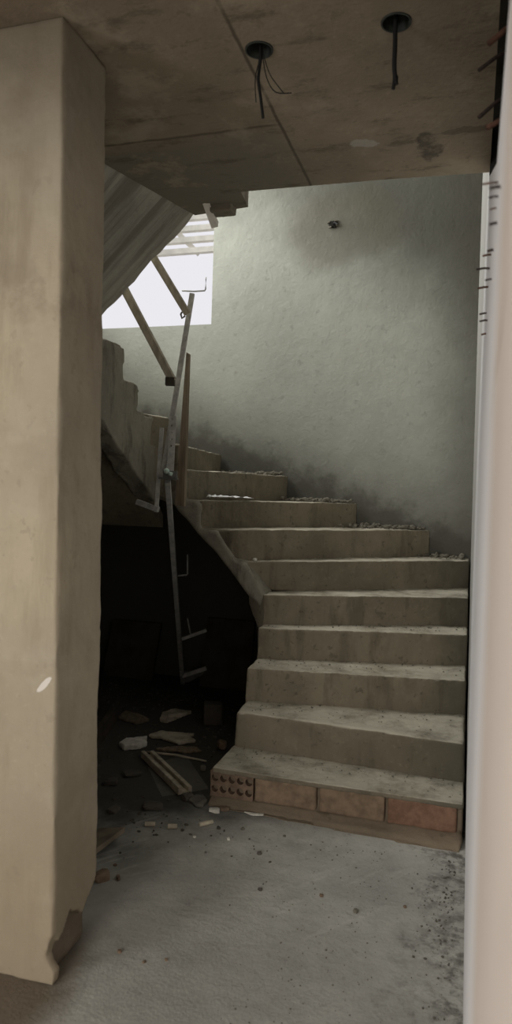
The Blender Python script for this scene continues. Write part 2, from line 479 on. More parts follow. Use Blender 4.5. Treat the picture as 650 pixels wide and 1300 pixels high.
# ceiling slab, with two recessed outlet holes
P1 = at_z(329, 63, CEIL); P2 = at_z(503, 28, CEIL)
bm = bmesh.new()
pts = [(-3.2, -4.0), (.042, -4.0), (.042, 3.23), (-.4, 3.20), (-1.08, 3.18), (-1.10, 3.36), (-1.40, 3.40), (-1.755, 2.13), (-3.2, 2.1)]
add_prism(bm, [(x, y, CEIL) for x, y in pts], [(x, y, CEIL + .18) for x, y in pts])
bm = subtract(bm, [cyl_bm(p + Vector((0, 0, -.1)), p + Vector((0, 0, .06)), .046, 24) for p in (P1, P2)])
structure('ceiling', bm, 'ceiling', 'brown board-cast concrete ceiling slab with dark stains')
# upper storey lid so that the stairwell is a room too
structure('ceiling_upper', box_bm((-3.5, -4.0, 6.2), (.6, YB + .2, 6.4)), 'plain')
structure('wall_upper', box_bm((-3.5, 2.0, 3.1), (.1, 2.2, 6.2)), 'plain')
# board-marked sloping slab coming down on the left from the ceiling
bm = bmesh.new()
za = CEIL + .002; SL = .96
y0, yf = 2.15, 3.40
nb, nx = 9, 14
low = []
for i in range(nb * 4 + 1):
    t = i / (nb * 4)
    y = y0 + (yf - y0) * t
    bd = int(t * nb * .999); ph = t * nb - bd
    dz = .006 * noise.noise(Vector((bd * 7.7, 1, 1))) - (.005 if ph in (0.0,) else 0)
    row = []
    for k in range(nx + 1):
        u = k / nx
        xa = -1.405 - (3.40 - y) * .28; x = xa - .52 * u
        z = za - SL * .52 * u + dz + .005 * noise.noise(Vector((x * 9, y * 30, 0)))
        yy = y + (  .010 * noise.noise(Vector((x * 7, 4, 2))) + .014 * noise.noise(Vector((x * 21, 8, 2))) if i == nb * 4 else 0)
        row.append((x, yy, z))
    low.append(row)
V = [[bm.verts.new(p) for p in r] for r in low]
W = [[bm.verts.new((p[0] , p[1], p[2] + .17)) for p in r] for r in low]
R, C = len(V), len(V[0])
for i in range(R - 1):
    for k in range(C - 1):
        bm.faces.new((V[i][k], V[i][k + 1], V[i + 1][k + 1], V[i + 1][k]))
        bm.faces.new((W[i][k], W[i + 1][k], W[i + 1][k + 1], W[i][k + 1]))
for i in range(R - 1):
    for k in (0, C - 1): bm.faces.new((V[i][k], V[i + 1][k], W[i + 1][k], W[i][k]))
for k in range(C - 1):
    for i in (0, R - 1): bm.faces.new((V[i][k], V[i][k + 1], W[i][k + 1], W[i][k]))
structure('ceiling_slope', bm, 'boarded', 'sloping board-marked concrete underside beside the bright window')
# short downstand left at the edge of the slab
a, b = at_z(271, 262, CEIL), at_z(297, 256, CEIL)
structure('trim_1', voxel(box_bm((-1.275, 3.29, 2.885), (-1.165, 3.37, CEIL + .02)), .007, .0025, 14), 'ceiling', 'small brown concrete stub under the slab edge')

# ------------------------------------------------------------------ pillar
pb = bmesh.new()
def px_x(z): return -1.155 - .06 * z / 2.92
add_prism(pb, [(-1.62, 1.90, 0), (px_x(0) - .03, 1.90, 0), (px_x(0) - .03, 2.11, 0), (-1.62, 2.11, 0)],
          [(-1.62, 1.90, CEIL), (px_x(CEIL) - .03, 1.90, CEIL), (px_x(CEIL) - .03, 2.11, CEIL), (-1.62, 2.11, CEIL)])
structure('pillar', voxel(pb, .02, .006, 12), 'core', 'square beige plastered pillar on the left', True)
pillar = bpy.data.objects['pillar']
pp = bmesh.new()
jag = [(118, 1120), (113, 1142), (106, 1162), (100, 1156), (95, 1161), (92, 1153), (86, 1172), (80, 1189), (69, 1186), (66, 1190)]
P = [at_x(*q, -1.158) for q in jag]
zy = [(min(2.135, max(1.87, p.y)), p.z) for p in P]
zy[0] = (2.135, zy[0][1]); zy[-1] = (1.872, zy[-1][1])
loop = [(1.872, CEIL), (2.135, CEIL)] + zy
add_prism(pp, [(px_x(z) - .035, y, z) for y, z in loop], [(px_x(z), y, z) for y, z in loop])
zt = zy[-1][1]
fr = [(-1.66, CEIL), (px_x(CEIL), CEIL), (px_x(zt), zt), (px_x(zt) - .012, zt - .02), (px_x(.2) - .02, zt - .07), (px_x(.1) + .005, zt - .11), (px_x(.05) + .012, .06), (px_x(0) + .005, 0), (-1.66, 0)]
add_prism(pp, [(x, 1.91, z) for x, z in fr], [(x, 1.868, z) for x, z in fr])
pm = voxel(pp, .0105, .0035, 9, 3.0, .006)
obj('plaster', pm, 'pillar', pillar, True)
pillar['label'] = 'square beige plastered pillar on the left with broken foot'

# ------------------------------------------------------------------ staircase
stair = empty('staircase', (0, 3.6, 0))
tag(stair, 'raw concrete winding staircase rising to the left along the stained wall', 'staircase')
XR, YW = .010, YB - .018
XL = -1.16
def nose(px, py, z, xs=None):
    return at_z(px, py, z)
Zs = {1: .165, 2: .345, 3: .525, 4: .705, 5: .885, 6: 1.075, 7: 1.265, 8: 1.44, 9: 1.63, 10: 1.79, 11: 1.96, 12: 2.12, 13: 2.30}
# nosing ends on plan: (inner point, outer point), riser feet pulled forward a little
def xy(p): return Vector((p.x, p.y))
inner = {2: at_x(300, 903, XL + .10), 3: at_x(313, 848, XL + .05)}
N = {}
for k, pl, pr in ((1, (268, 975), (583, 1022)), (2, (300, 903), (593, 945)), (3, (313, 848), (596, 865)), (4, (327, 797), (597, 806)), (5, (336, 755), (597, 747)), (6, (316, 712), (597, 706))):
    l, r = at_z(*pl, Zs[k]), at_z(*pr, Zs[k])
    N[k] = [Vector((l.x, l.y)), Vector((XR, r.y + (XR - r.x) * (r.y - l.y) / max(.2, r.x - l.x)))]
N[5][1].y = min(N[5][1].y, 4.62); N[6][1].y = min(N[6][1].y, 5.10)
N[6][0] = Vector((-1.30, 4.16))
N[7] = [Vector((-1.40, 4.14)), Vector((-.27, YW))]
N[8] = [Vector((-1.60, 4.13)), Vector((-.80, YW))]
N[9] = [Vector((-1.70, 4.12)), Vector((-1.34, YW))]
N[10] = [Vector((-1.76, 4.12)), Vector((-1.89, YW))]
N[11] = [Vector((-1.84, 4.14)), Vector((-2.42, YW))]
for k in sorted(N): print('nosing', k, [tuple(round(c, 3) for c in v) for v in N[k]], Zs[k])

def zsoff(k): return max(0.0, Zs[k] - .36)
def build_step(k, poly, zb, batter=None, mat='stair', vs=.0105):
    """poly: plan loop of the tread; zb: soffit height at each point"""
    bm = bmesh.new()
    bot = [(p[0], p[1], z) for p, z in zip(poly, zb)]
    top = [(p[0], p[1], Zs[k]) for p in poly]
    if batter:
        for i, d in batter.items(): bot[i] = (bot[i][0] + d[0], bot[i][1] + d[1], bot[i][2])
    add_prism(bm, bot, top)
    return obj('step', voxel(bm, vs, .0045, 11, k * 1.3, .008), mat, stair, True)
def fwd(k, t):    # point on nosing k pushed back by t (riser of the next step hides it)
    return t
ov = .05
for k in (2, 3, 4):
    a, b = N[k], N[k + 1]
    zb0 = [0, 0, 0, 0] if k < 4 else [.22, .22, .30, .30]
    poly = [a[0], a[1], b[1] + Vector((0, ov)), b[0] + Vector((0, ov))]
    build_step(k, poly, zb0, {0: (0, -.03), 1: (0, -.02)})
a, b = N[5], N[6]
build_step(5, [a[0], a[1], Vector((XR, b[1].y + ov)), Vector((b[0].x, b[0].y + ov)), Vector((XL - .05, 4.14))], [.50, .50, .74, .80, .66], {0: (0, -.02)})
# winders: each runs from its own nosing to the next one
def zin(x):      # lower edge of the inner string, following the photograph's slope
    t = (x + 1.18) / (-1.78 + 1.18)
    return .78 + (1.415 - .78) * max(-.2, min(1.15, t))
def winder(k, extra_outer=()):
    a, b = N[k], N[k + 1]
    poly = [a[0], a[1]] + list(extra_outer) + [b[1], b[0]]
    n = len(poly)
    d = Vector((-.05, .03))
    poly[-2] = poly[-2] + Vector((-.04, 0)); poly[-1] = poly[-1] + Vector((-.04, .03))
    zb = []
    for i, p in enumerate(poly):
        if i in (0, n - 1): zb.append(zin(p.x))
        else: zb.append(Zs[k] - .30)
    return build_step(k, poly, zb)
winder(6, [Vector((XR, YW))])
winder(7); winder(8); winder(9)
# step ten with the ledge that starts the upper flight, step eleven turning the corner
F2 = -1.90
s_y = {10: at_x(205, 566, F2).y, 11: at_x(191, 530, F2).y, 12: at_x(172, 488, F2).y, 13: at_x(154, 437, F2).y}
print('flight two risers', {k: round(v, 3) for k, v in s_y.items()})
build_step(10, [N[10][0], N[10][1], N[11][1], N[11][0] + Vector((-.02, .04)), Vector((F2, s_y[11] + .02)), Vector((F2, 4.11))], [1.40, 1.46, 1.50, 1.44, 1.62, 1.46])
build_step(11, [N[11][0], N[11][1], Vector((LW + .01, YW)), Vector((LW + .01, s_y[12])), Vector((F2, s_y[12])), Vector((F2, s_y[11]))], [1.44, 1.5, 1.5, 1.5, 1.76, 1.62])
A = at_x(130, 492, F2); B = at_x(195, 637, F2)
def zh(y): return min(2.09, B.z + (A.z - B.z) * (y - B.y) / (A.y - B.y))
print('string', A, B)
for k, yn in ((12, s_y[13]), (13, 3.05)):
    y1 = s_y[k]
    build_step(k, [(F2, y1), (LW + .01, y1), (LW + .01, yn - .03), (F2, yn - .03)], [zh(y1), zh(y1), zh(yn), zh(yn)])
# rough string of the upper flight, seen from its side
bm = bmesh.new()
ysaw = [(s_y[10], 1.60), (s_y[10], 1.775), (s_y[11], 1.775), (s_y[11], 1.945), (s_y[12], 1.945), (s_y[12], 2.105), (s_y[13], 2.105), (s_y[13], 2.29), (2.96, 2.31), (2.96, zh(2.96)), (B.y, B.z)]
ysaw = [(y + .012 * (1 if i % 2 else -1), z) for i, (y, z) in enumerate(ysaw)]
add_prism(bm, [(F2 - .12, y, z) for y, z in ysaw], [(F2 + .015, y, z) for y, z in ysaw])
obj('string_beam', voxel(bm, .0115, .008, 12, 7.0, .028), 'string', stair, True)
# landing behind the pillar, unseen and added to stop light from above, and the soffit plate of flight two
bm = bmesh.new(); add_box(bm, (LW + .01, 2.16, 2.0), (F2, 3.05, 2.16)); obj('light_stop', bm, 'stair', stair)
bm = bmesh.new()
YE = B.y + (2.09 - B.z) * (A.y - B.y) / (A.z - B.z)
q = [(F2 - .01, 4.25), (LW + .01, 4.25), (LW + .01, YE), (F2 - .01, YE)]
zq = [B.z + (y - B.y) * (A.z - B.z) / (A.y - B.y) - .012 for _, y in q]
add_prism(bm, [(x, y, z) for (x, y), z in zip(q, zq)], [(x, y, z + .08) for (x, y), z in zip(q, zq)])
tag(obj('soffit', bm, 'stair', stair), 'dark underside of the upper flight')
# inner string face of the winders (the turning corner over the dark void)
bm = bmesh.new()
sp = [(-1.20, .80), (-1.165, .885), (-1.29, 1.065), (-1.37, 1.09), (-1.49, 1.255), (-1.60, 1.265), (-1.60, 1.43), (-1.70, 1.44), (-1.70, 1.62), (-1.90, 1.63), (-1.90, 1.44), (-1.78, 1.405)]
add_prism(bm, [(x, 4.115, z) for x, z in sp], [(x, 4.30, z) for x, z in sp])
obj('string_beam', voxel(bm, .0125, .006, 10, 5.0, .015), 'string', stair, True)

# first step: hollow clay bricks in mortar
l1, r1 = N[1]
d1 = (r1 - l1).normalized(); q1 = Vector((-d1.y, d1.x))
L1 = (r1 - l1).length
print('step1', l1, r1, L1)
def p1(u, v): 
    w = l1 + d1 * u + q1 * v
    return (w.x, w.y)
zt1, zb1 = .157, .034
step1 = empty('step', (0, 3.6, 0)); step1.parent = stair; step1.location = (0, 0, 0)
tag(step1, 'bottom step of hollow clay bricks under a mortar skin')
def obj1(name, bm, mat, smooth=True):
    bmesh.ops.translate(bm, vec=-stair.location, verts=bm.verts)
    bmesh.ops.recalc_face_normals(bm, faces=bm.faces)
    me = bpy.data.meshes.new(name); bm.to_mesh(me); bm.free()
    if smooth: me.shade_smooth()
    return link_mesh(name, me, mat, step1)
def plan_box(bm, u0, u1, v0, v1, z0, z1):
    lp = [p1(u0, v0), p1(u1, v0), p1(u1, v1), p1(u0, v1)]
    add_prism(bm, [(*p, z0) for p in lp], [(*p, z1) for p in lp])
def u_of(px, py, z=.16):
    p = at_z(px, py, z); return (Vector((p.x, p.y)) - l1).dot(d1)
us = [0.0, u_of(322, 984), u_of(403, 998), u_of(490, 1012), u_of(583, 1022)]
print('bricks', us)
# end-on brick with its ten holes
bm = bmesh.new(); plan_box(bm, us[0], us[1], 0, .24, zb1, zt1)
cuts = []
wb = us[1] - us[0]
for row in range(2):
    for i in range(5):
        u = us[0] + wb * (.10 + .20 * i); z = zb1 + (zt1 - zb1) * (.30 + .42 * row)
        a, b = p1(u, -.02), p1(u, .21)
        cuts.append(cyl_bm((*a, z), (*b, z), .0175, 14))
tag(obj1('hollow_brick', subtract(bm, cuts), 'clay', False), 'end-on hollow brick with two rows of round holes')
for i, mt in ((1, 'clay_dusty'), (2, 'clay_dusty'), (3, 'clay_red')):
    bm = bmesh.new(); plan_box(bm, us[i] + .006, us[i + 1] - .008, .0, .16, zb1, zt1)
    b2 = voxel(bm, .01, .002, 20, i)
    o = obj1('hollow_brick', b2, mt)
    if i == 3: o['label'] = 'cleaner red hollow brick at the right end'
bm = bmesh.new()
lp0 = [p1(-.02, .03), p1(L1, .03), p1(L1, .50), p1(.03, .44)]
add_prism(bm, [(*p, 0) for p in lp0], [(*p, zt1 - .012) for p in lp0])
plan_box(bm, .004, L1, .012, .42, zt1 - .014, zt1 + .001)
# sloping apron of mortar at the foot
ap0 = [p1(.0, -.05), p1(L1, -.10), p1(L1, .06), p1(.0, .06)]
ap1 = [p1(.0, .00), p1(L1, .00), p1(L1, .06), p1(.0, .06)]
add_prism(bm, [(*p, 0) for p in ap0], [(*p, zb1 + .004) for p in ap1])
obj1('mortar_bed', voxel(bm, .011, .005, 14, 4.0, .006), 'mortar')
bm = bmesh.new(); plan_box(bm, .004, L1 + .003, -.002, .42, zt1 - .012, zt1 + .011)
obj1('mortar_skin', voxel(bm, .007, .002, 20, 9.0, .004), 'stair')

# ------------------------------------------------------------------ rubble and grit (nobody could count it)
def scatter(name, n, place, size, mat, label, cat, seed, floor=True):
    rnd = random.Random(seed)
    verts, faces = [], []
    base = bmesh.new(); bmesh.ops.create_icosphere(base, subdivisions=1, radius=1)
    bv = [v.co.copy() for v in base.verts]; bf = [[v.index for v in f.verts] for f in base.faces]; base.free()
    for _ in range(n):
        p = place(rnd)
        if p is None: continue
        s = size(rnd)
        e = (s * rnd.uniform(.6, 1.2), s * rnd.uniform(.6, 1.2), s * rnd.uniform(.35, .8)); r = rnd.uniform(0, 6.28)
        c, sn = math.cos(r), math.sin(r); o = len(verts)
        for v in bv:
            k = rnd.uniform(.75, 1.15)
            x, y, z = v.x * e[0] * k, v.y * e[1] * k, v.z * e[2] * k
            verts.append((p[0] + x * c - y * sn, p[1] + x * sn + y * c, p[2] + z + e[2] * (.4 if floor else 1.2)))
        faces += [[i + o for i in f] for f in bf]
    me = bpy.data.meshes.new(name); me.from_pydata(verts, [], faces); me.update()
    o = link_mesh(name, me, mat)
    return tag(o, label, cat, None, 'stuff')
# ------------------------------------------------------------------ metal pole, planks and braces
YP = 3.86
foot = fl(232, 868)
pole = empty('metal_pole', foot)
tag(pole, 'jointed grey metal pole with pegs standing before the dark understairs', 'pole')
def PB(px, py): return at_y(px, py, YP)
jt = PB(213, 603)
bm = bmesh.new(); add_bar(bm, PB(206, 608), at_y(244, 373, YP + .03), .031, .028, RGT)
obj('upper_tube', bm, 'steel', pole)
bm = bmesh.new(); add_bar(bm, PB(205.5, 543), PB(198.5, 650), .030, .022, RGT)
obj('side_tube', bm, 'steel', pole)
bm = bmesh.new(); add_bar(bm, at_y(174, 637, YP - .005), at_y(201, 647, YP - .005), .030, .03, ZUP)
obj('side_foot', bm, 'steel', pole)
# perforated bar between tube and board
a, b = at_y(216, 604, YP - .012), at_y(219.5, 528, YP - .012)
bm = bmesh.new(); add_bar(bm, a, b, .012, .040, RGT)
mt, Lp = frame_of(a, b, RGT)
cuts = []
for i in range(5):
    s = Lp * (.50 + .11 * i)
    cuts.append(cyl_bm(mt @ Vector((-.03, -.002, s)), mt @ Vector((.03, -.002, s)), .0065, 12))
    
obj('perforated_bar', subtract(bm, cuts), 'steel', pole)
bm = bmesh.new()
c = PB(214, 607.5)
mtx = Matrix.Translation(c) @ Matrix.Rotation(TH, 4, 'Z')
add_box(bm, (-.055, -.03, -.005), (.055, .04, .005), mtx)
add_box(bm, (-.030, -.028, .006), (.050, .03, .045), mtx)
obj('clamp', bm, 'steel_dark', pole)
bm = bmesh.new()
c = at_y(211.5, 598, YP - .035)
bmesh.ops.create_uvsphere(bm, u_segments=14, v_segments=8, radius=.017, matrix=Matrix.Translation(c))
add_tube(bm, [c + Vector((.012, 0, -.012)), c + Vector((.035, 0, -.018))], .011, 8)
tag(obj('bolt', bm, 'green_paint', pole, True), 'pale green bolt head')
# lower tube leans back to the floor under the stairs
bm = bmesh.new(); add_bar(bm, at_y(213, 611, YP), foot + Vector((0, 0, .0)), .036, .03, RGT)
obj('lower_tube', bm, 'steel', pole)
def on_leg(px, py):            # depth of the leaning lower tube at this height
    a, b = at_y(213, 611, YP), foot
    v = ray(px, py)
    # closest approach along the tube by image row
    t = 0.0
    best = None
    for i in range(101):
        p = a.lerp(b, i / 100); d = (p - EYE).dot(FWD)
        q = 625 - (p - EYE).dot(CU) / d * FPX
        if best is None or abs(q - py) < best[0]: best = (abs(q - py), d)
    return best[1]
d = on_leg(228, 730)
bm = bmesh.new(); add_tube(bm, [at_d(226, 731, d), at_d(237.5, 730, d), at_d(238, 729, d), at_d(238, 704, d)], .0055, 8)
obj('peg', bm, 'steel', pole, True)
d = on_leg(230, 808) - .03
bm = bmesh.new(); add_bar(bm, at_d(231, 811, d), at_d(262, 800, d), .03, .022); obj('crossbar', bm, 'steel', pole)
bm = bmesh.new(); add_tube(bm, [at_d(242, 806, d), at_d(238, 785, d)], .0055, 8); obj('peg', bm, 'steel', pole, True)
d = on_leg(231, 860) - .03
bm = bmesh.new(); add_bar(bm, at_d(231, 858, d), at_d(262, 848, d), .03, .03); obj('crossbar', bm, 'steel', pole)
bm = bmesh.new()
tri = [(230, 853), (262, 848), (258, 856), (240, 866), (231, 867)]
f0 = [at_d(*q, d) for q in tri]
add_prism(bm, [p for p in f0], [p + FWD * .02 for p in f0])
obj('foot_plate', bm, 'steel_dark', pole)
# thin hook over the top
dt = (at_y(244, 373, YP + .03) - EYE).dot(FWD)
bm = bmesh.new(); add_tube(bm, [at_d(231, 369, dt), at_d(246, 370, dt), at_d(260, 369, dt), at_d(261, 367, dt), at_d(261.5, 352, dt)], .0045, 8)
obj('hook', bm, 'steel', pole, True)

# upright brown board fixed to the side of the winders
bm = bmesh.new()
yA = 4.045
loop = [(222, 641), (233.5, 643), (239.5, 449), (236.5, 447)]
q = [at_y(*p, yA) for p in loop]
add_prism(bm, q, [p + Vector((0, .032, 0)) for p in q])
bm2 = bmesh.new()
p0 = q[0]
o = obj('plank', bm, 'lumber_brown', None, False, (p0 + q[1]) / 2)
tag(o, 'upright brown board fixed to the stair side behind the metal pole', 'plank')

def brace(px0, py0, d0, px1, py1, d1, w, label, nail=True):
    a, b = at_d(px0, py0, d0), at_d(px1, py1, d1)
    root = empty('timber_brace', b)
    tag(root, label, 'brace', None)
    bm = bmesh.new(); add_bar(bm, a, b, w, w * .7, RGT)
    bmesh.ops.bevel(bm, geom=bm.edges[:], offset=.003, segments=1, affect='EDGES')
    obj('timber', bm, 'lumber', root)
    return root
r = brace(150, 352, 3.95, 219, 483, 4.08, .050, 'longer grey timber brace sloping down to the pole below the window')
bm = bmesh.new(); mtx = Matrix.Translation(at_d(217, 485, 4.07)) @ Matrix.Rotation(TH, 4, 'Z')
add_box(bm, (-.03, -.025, -.02), (.022, .025, .025), mtx)
tag(obj('end_cleat', bm, 'lumber_dark', r), 'dark cleat on the lower end')
r = brace(186, 312, 4.0, 238, 398, 4.10, .046, 'shorter grey timber brace crossing the bright window')
bm = bmesh.new(); add_tube(bm, [at_d(231, 396, 4.08), at_d(229.5, 399, 4.08), at_d(231, 404, 4.08), at_d(235, 401, 4.08)], .006, 8)
obj('wire_tie', bm, 'steel_dark', r, True)
# short pale offcut hanging by the slab edge
bm = bmesh.new(); add_bar(bm, at_d(262, 256, 3.52), at_d(273, 286, 3.60), .045, .03, RGT)
bmesh.ops.bevel(bm, geom=bm.edges[:], offset=.003, segments=1, affect='EDGES')
o = obj('ceiling_offcut', bm, 'awning', None, False, at_d(261, 253, 3.50))
tag(o, 'short pale timber offcut hanging from the slab edge by the window', 'offcut')

# slatted awning seen through the window
aw = empty('awning', (-2.4, 7.0, 3.0))
tag(aw, 'cream slatted awning seen through the top of the window', 'awning')
for i, py in enumerate((276, 290, 304, 318)):
    p = at_y(235, py, 6.6 + .0 * i)
    bm = bmesh.new(); add_box(bm, (-4.5, 6.6, p.z - .026), (-1.0, 6.66, p.z + .026)); obj('slat', bm, 'awning', aw)
bm = bmesh.new(); add_bar(bm, at_y(218, 288, 6.78), at_y(252, 322, 6.78), .05, .05); obj('rafter', bm, 'awning', aw)
for x in (-4.4, -1.05):
    bm = bmesh.new(); add_box(bm, (x - .04, 6.73, -.2), (x + .04, 6.81, 4.5)); obj('post', bm, 'awning', aw)
structure('ground', box_bm((-30, YB + .25, -.4), (30, 40, -.2)), 'pale_ground')

# ------------------------------------------------------------------ ceiling outlets with hanging wires
def outlet(P, label):
    r_ = empty('ceiling_outlet', (P.x, P.y, CEIL + .055)); tag(r_, label, 'cable outlet')
    bm = bmesh.new()
    n = 20
    pr = [(.045, CEIL - .003), (.045, CEIL + .055), (.0, CEIL + .055)]
    ring = []
    for R0, R1, za_, zb_ in ((.0455, .041, CEIL - .004, CEIL + .057),):
        o1 = [bm.verts.new((P.x + R0 * math.cos(2 * PI * i / n), P.y + R0 * math.sin(2 * PI * i / n), za_)) for i in range(n)]
        o2 = [bm.verts.new((P.x + R0 * math.cos(2 * PI * i / n), P.y + R0 * math.sin(2 * PI * i / n), zb_)) for i in range(n)]
        i1 = [bm.verts.new((P.x + R1 * math.cos(2 * PI * i / n), P.y + R1 * math.sin(2 * PI * i / n), za_)) for i in range(n)]
        i2 = [bm.verts.new((P.x + R1 * math.cos(2 * PI * i / n), P.y + R1 * math.sin(2 * PI * i / n), zb_ - .004)) for i in range(n)]
        for i in range(n):
            j = (i + 1) % n
            bm.faces.new((o1[i], o1[j], o2[j], o2[i])); bm.faces.new((i1[i], i2[i], i2[j], i1[j])); bm.faces.new((o1[i], i1[i], i1[j], o1[j]))
        bm.faces.new(o2); bm.faces.new(i2)
    obj('box', bm, 'box_plastic', r_)
    return r_
def wire(r_, P, pix, rad, name='wire'):
    d = (P - EYE).dot(FWD)
    pts = [P + Vector((0, 0, .05))]
    for px, py in pix: pts.append(at_d(px, py, d))
    # smooth
    out = []
    for i in range(len(pts) - 1):
        p0, p1_, p2, p3 = pts[max(i - 1, 0)], pts[i], pts[i + 1], pts[min(i + 2, len(pts) - 1)]
        for t in (0, .25, .5, .75):
            out.append(.5 * ((2 * p1_) + (p2 - p0) * t + (2 * p0 - 5 * p1_ + 4 * p2 - p3) * t * t + (3 * p1_ - p0 - 3 * p2 + p3) * t ** 3))
    out.append(pts[-1])
    bm = bmesh.new(); add_tube(bm, out, rad, 6); obj(name, bm, 'cable', r_, True)
o1 = outlet(P1, 'round ceiling outlet with a bunch of thin dangling wires')
wire(o1, P1, [(331, 72), (328, 100), (331, 125), (334, 150)], .0050)
wire(o1, P1, [(329, 75), (324, 100), (325, 130)], .0016)
wire(o1, P1, [(334, 75), (339, 100), (350, 117), (370, 118)], .0018)
wire(o1, P1, [(336, 75), (343, 95), (352, 108), (360, 118)], .0016)
o2 = outlet(P2, 'round ceiling outlet with one thick black cable hanging straight down')
wire(o2, P2, [(502, 38), (501.5, 60), (500.5, 85), (502, 100), (503, 107)], .0075)
wire(o2, P2, [(501, 90), (500, 108), (499, 113)], .0055)
wire(o2, P2, [(506, 30), (512, 24), (517, 22)], .003)
wire(o2, P2, [(502, 85), (504, 98), (503, 105)], .004)
# broken outlet in the stained wall
p = at_y(423, 285, YB)
wo = empty('wall_outlet', (p.x, p.y, p.z)); tag(wo, 'small broken hole with wire stubs high in the stained wall', 'wall outlet')
bm = bmesh.new(); add_stone(bm, (p.x, p.y - .004, p.z - .025), .07, .02, .05, 0, 3, 2, .6); obj('hole', bm, 'hole', wo)  # solid near-black lump, painted as the shade inside the hole
for dx, dz in ((-.035, .012), (.025, .022), (.035, -.014), (-.02, -.022)):
    bm = bmesh.new(); add_stone(bm, (p.x + dx, p.y - .010, p.z + dz - .006), .032, .016, .014, dx * 30, dx * 99, 1, .5)
    obj('rim_chip', bm, 'rubble', wo)
bm = bmesh.new(); add_tube(bm, [(p.x, p.y, p.z), (p.x + .02, p.y - .06, p.z - .01), (p.x + .05, p.y - .08, p.z - .03)], .006, 6); obj('wire', bm, 'cable', wo)

# ------------------------------------------------------------------ rusty bars out of the right wall and the slab joint
def rod(name, pts, r_, mat, label, cat, group=None):
    bm = bmesh.new(); add_tube(bm, pts, r_, 8)
    o = obj(name, bm, mat, None, True, pts[0]); tag(o, label, cat, group); return o
def wallx(y, z):
    zs_ = zs; 
    for i in range(len(zs_) - 1):
        if zs_[i] <= z <= zs_[i + 1]:
            l = lean[i] + (lean[i + 1] - lean[i]) * (z - zs_[i]) / (zs_[i + 1] - zs_[i]); break
    else: l = lean[-1]
    return l
big = [((662, 28), (621, 55), 1.55, .0065, 'rust', 'thick rusty bar highest on the right, out of the ceiling joint'),
       ((652, 62), (608, 89), 1.75, .0048, 'rust_dark', 'thin dark bar second from the top in the ceiling joint'),
       ((650, 118), (608, 149), 1.75, .0048, 'rust_dark', 'thin dark bar third from the top in the ceiling joint'),
       ((662, 145), (619, 162), 1.55, .0062, 'rust', 'thick rusty bar lowest of the four in the ceiling joint')]
for a, b, d, r_, mt, lb in big:
    pa, pb_ = at_d(*a, d), at_d(*b, d - .02)
    mid = (pa + pb_) / 2 + Vector((0, 0, .006))
    rod('ceiling_rebar', [pa, mid, pb_], r_, mt, lb, 'rebar')
ties = [(612, 636, 233, 0, 0), (622, 641, 238, -3, .006), (621, 637, 250, 5, .004), (622, 634, 265, 0, .003), (622, 636, 284, 3, .0055), (619, 630, 318, 6, .005), (613, 626, 324, 0, .004),
        (605, 624, 341, -1, .004), (616, 628, 355, 6, .0035), (607, 622, 365, 0, .004), (609, 620, 398, 0, .0035), (609, 622, 407, 2, .0035), (611, 620, 424, -3, .0035)]
words_ = ['topmost', 'second', 'third', 'fourth', 'fifth', 'sixth', 'seventh', 'eighth', 'ninth', 'tenth', 'eleventh', 'twelfth', 'lowest']
for i, (xa_, xb_, y_, bend, r_) in enumerate(ties):
    r_ = r_ or .004
    pa = at_x(xb_, y_, .036); d = (pa - EYE).dot(FWD)
    r_ *= d / 2.6
    pe = at_d(xa_, y_ + 1, d)
    pts = [pa + Vector((.03, 0, .002)), (pa + pe) / 2 + Vector((0, 0, .002)), pe]
    if bend: pts = [at_d(xb_, y_ + bend * 1.6, d - .03), at_d(xb_ , y_, d - .02)] + pts[1:]
    rod('wall_tie', pts, r_, 'rust_dark' if i % 3 else 'rust', ('%s' % words_[i]) + ' rusty wire stub down the edge of the pale wall', 'wire stub', 'rusty stubs in the pale wall')

# ------------------------------------------------------------------ loose things on the floor and steps
def stone(px, py, w, dp, h, mat, label, cat, name='stone', rz=0.0, seed=1, z=0.0, rough=.35):
    p = at_z(px, py, z); bm = bmesh.new()
    add_stone(bm, (p.x, p.y, z), w, dp, h, TH + rz, seed, 3, rough)
    o = obj(name, bm, mat, None, False, (p.x, p.y, z)); tag(o, label, cat); return o
def slab(name, pix, th, mat, label, cat, z=0.0, lift=0.0, rough=.004, vs=.008):
    q = [at_z(px, py, z + lift) for px, py in pix]
    bm = bmesh.new(); add_prism(bm, [(p.x, p.y, z + lift) for p in q], [(p.x, p.y, z + lift + th) for p in q])
    if rough: bm = voxel(bm, vs, rough, 18, pix[0][0] * .1)
    c = sum(q, Vector()) / len(q)
    lo = min(v.co.z for v in bm.verts)
    bmesh.ops.translate(bm, vec=(0, 0, z + lift - lo), verts=bm.verts)
    o = obj(name, bm, mat, None, False, c); tag(o, label, cat); return o

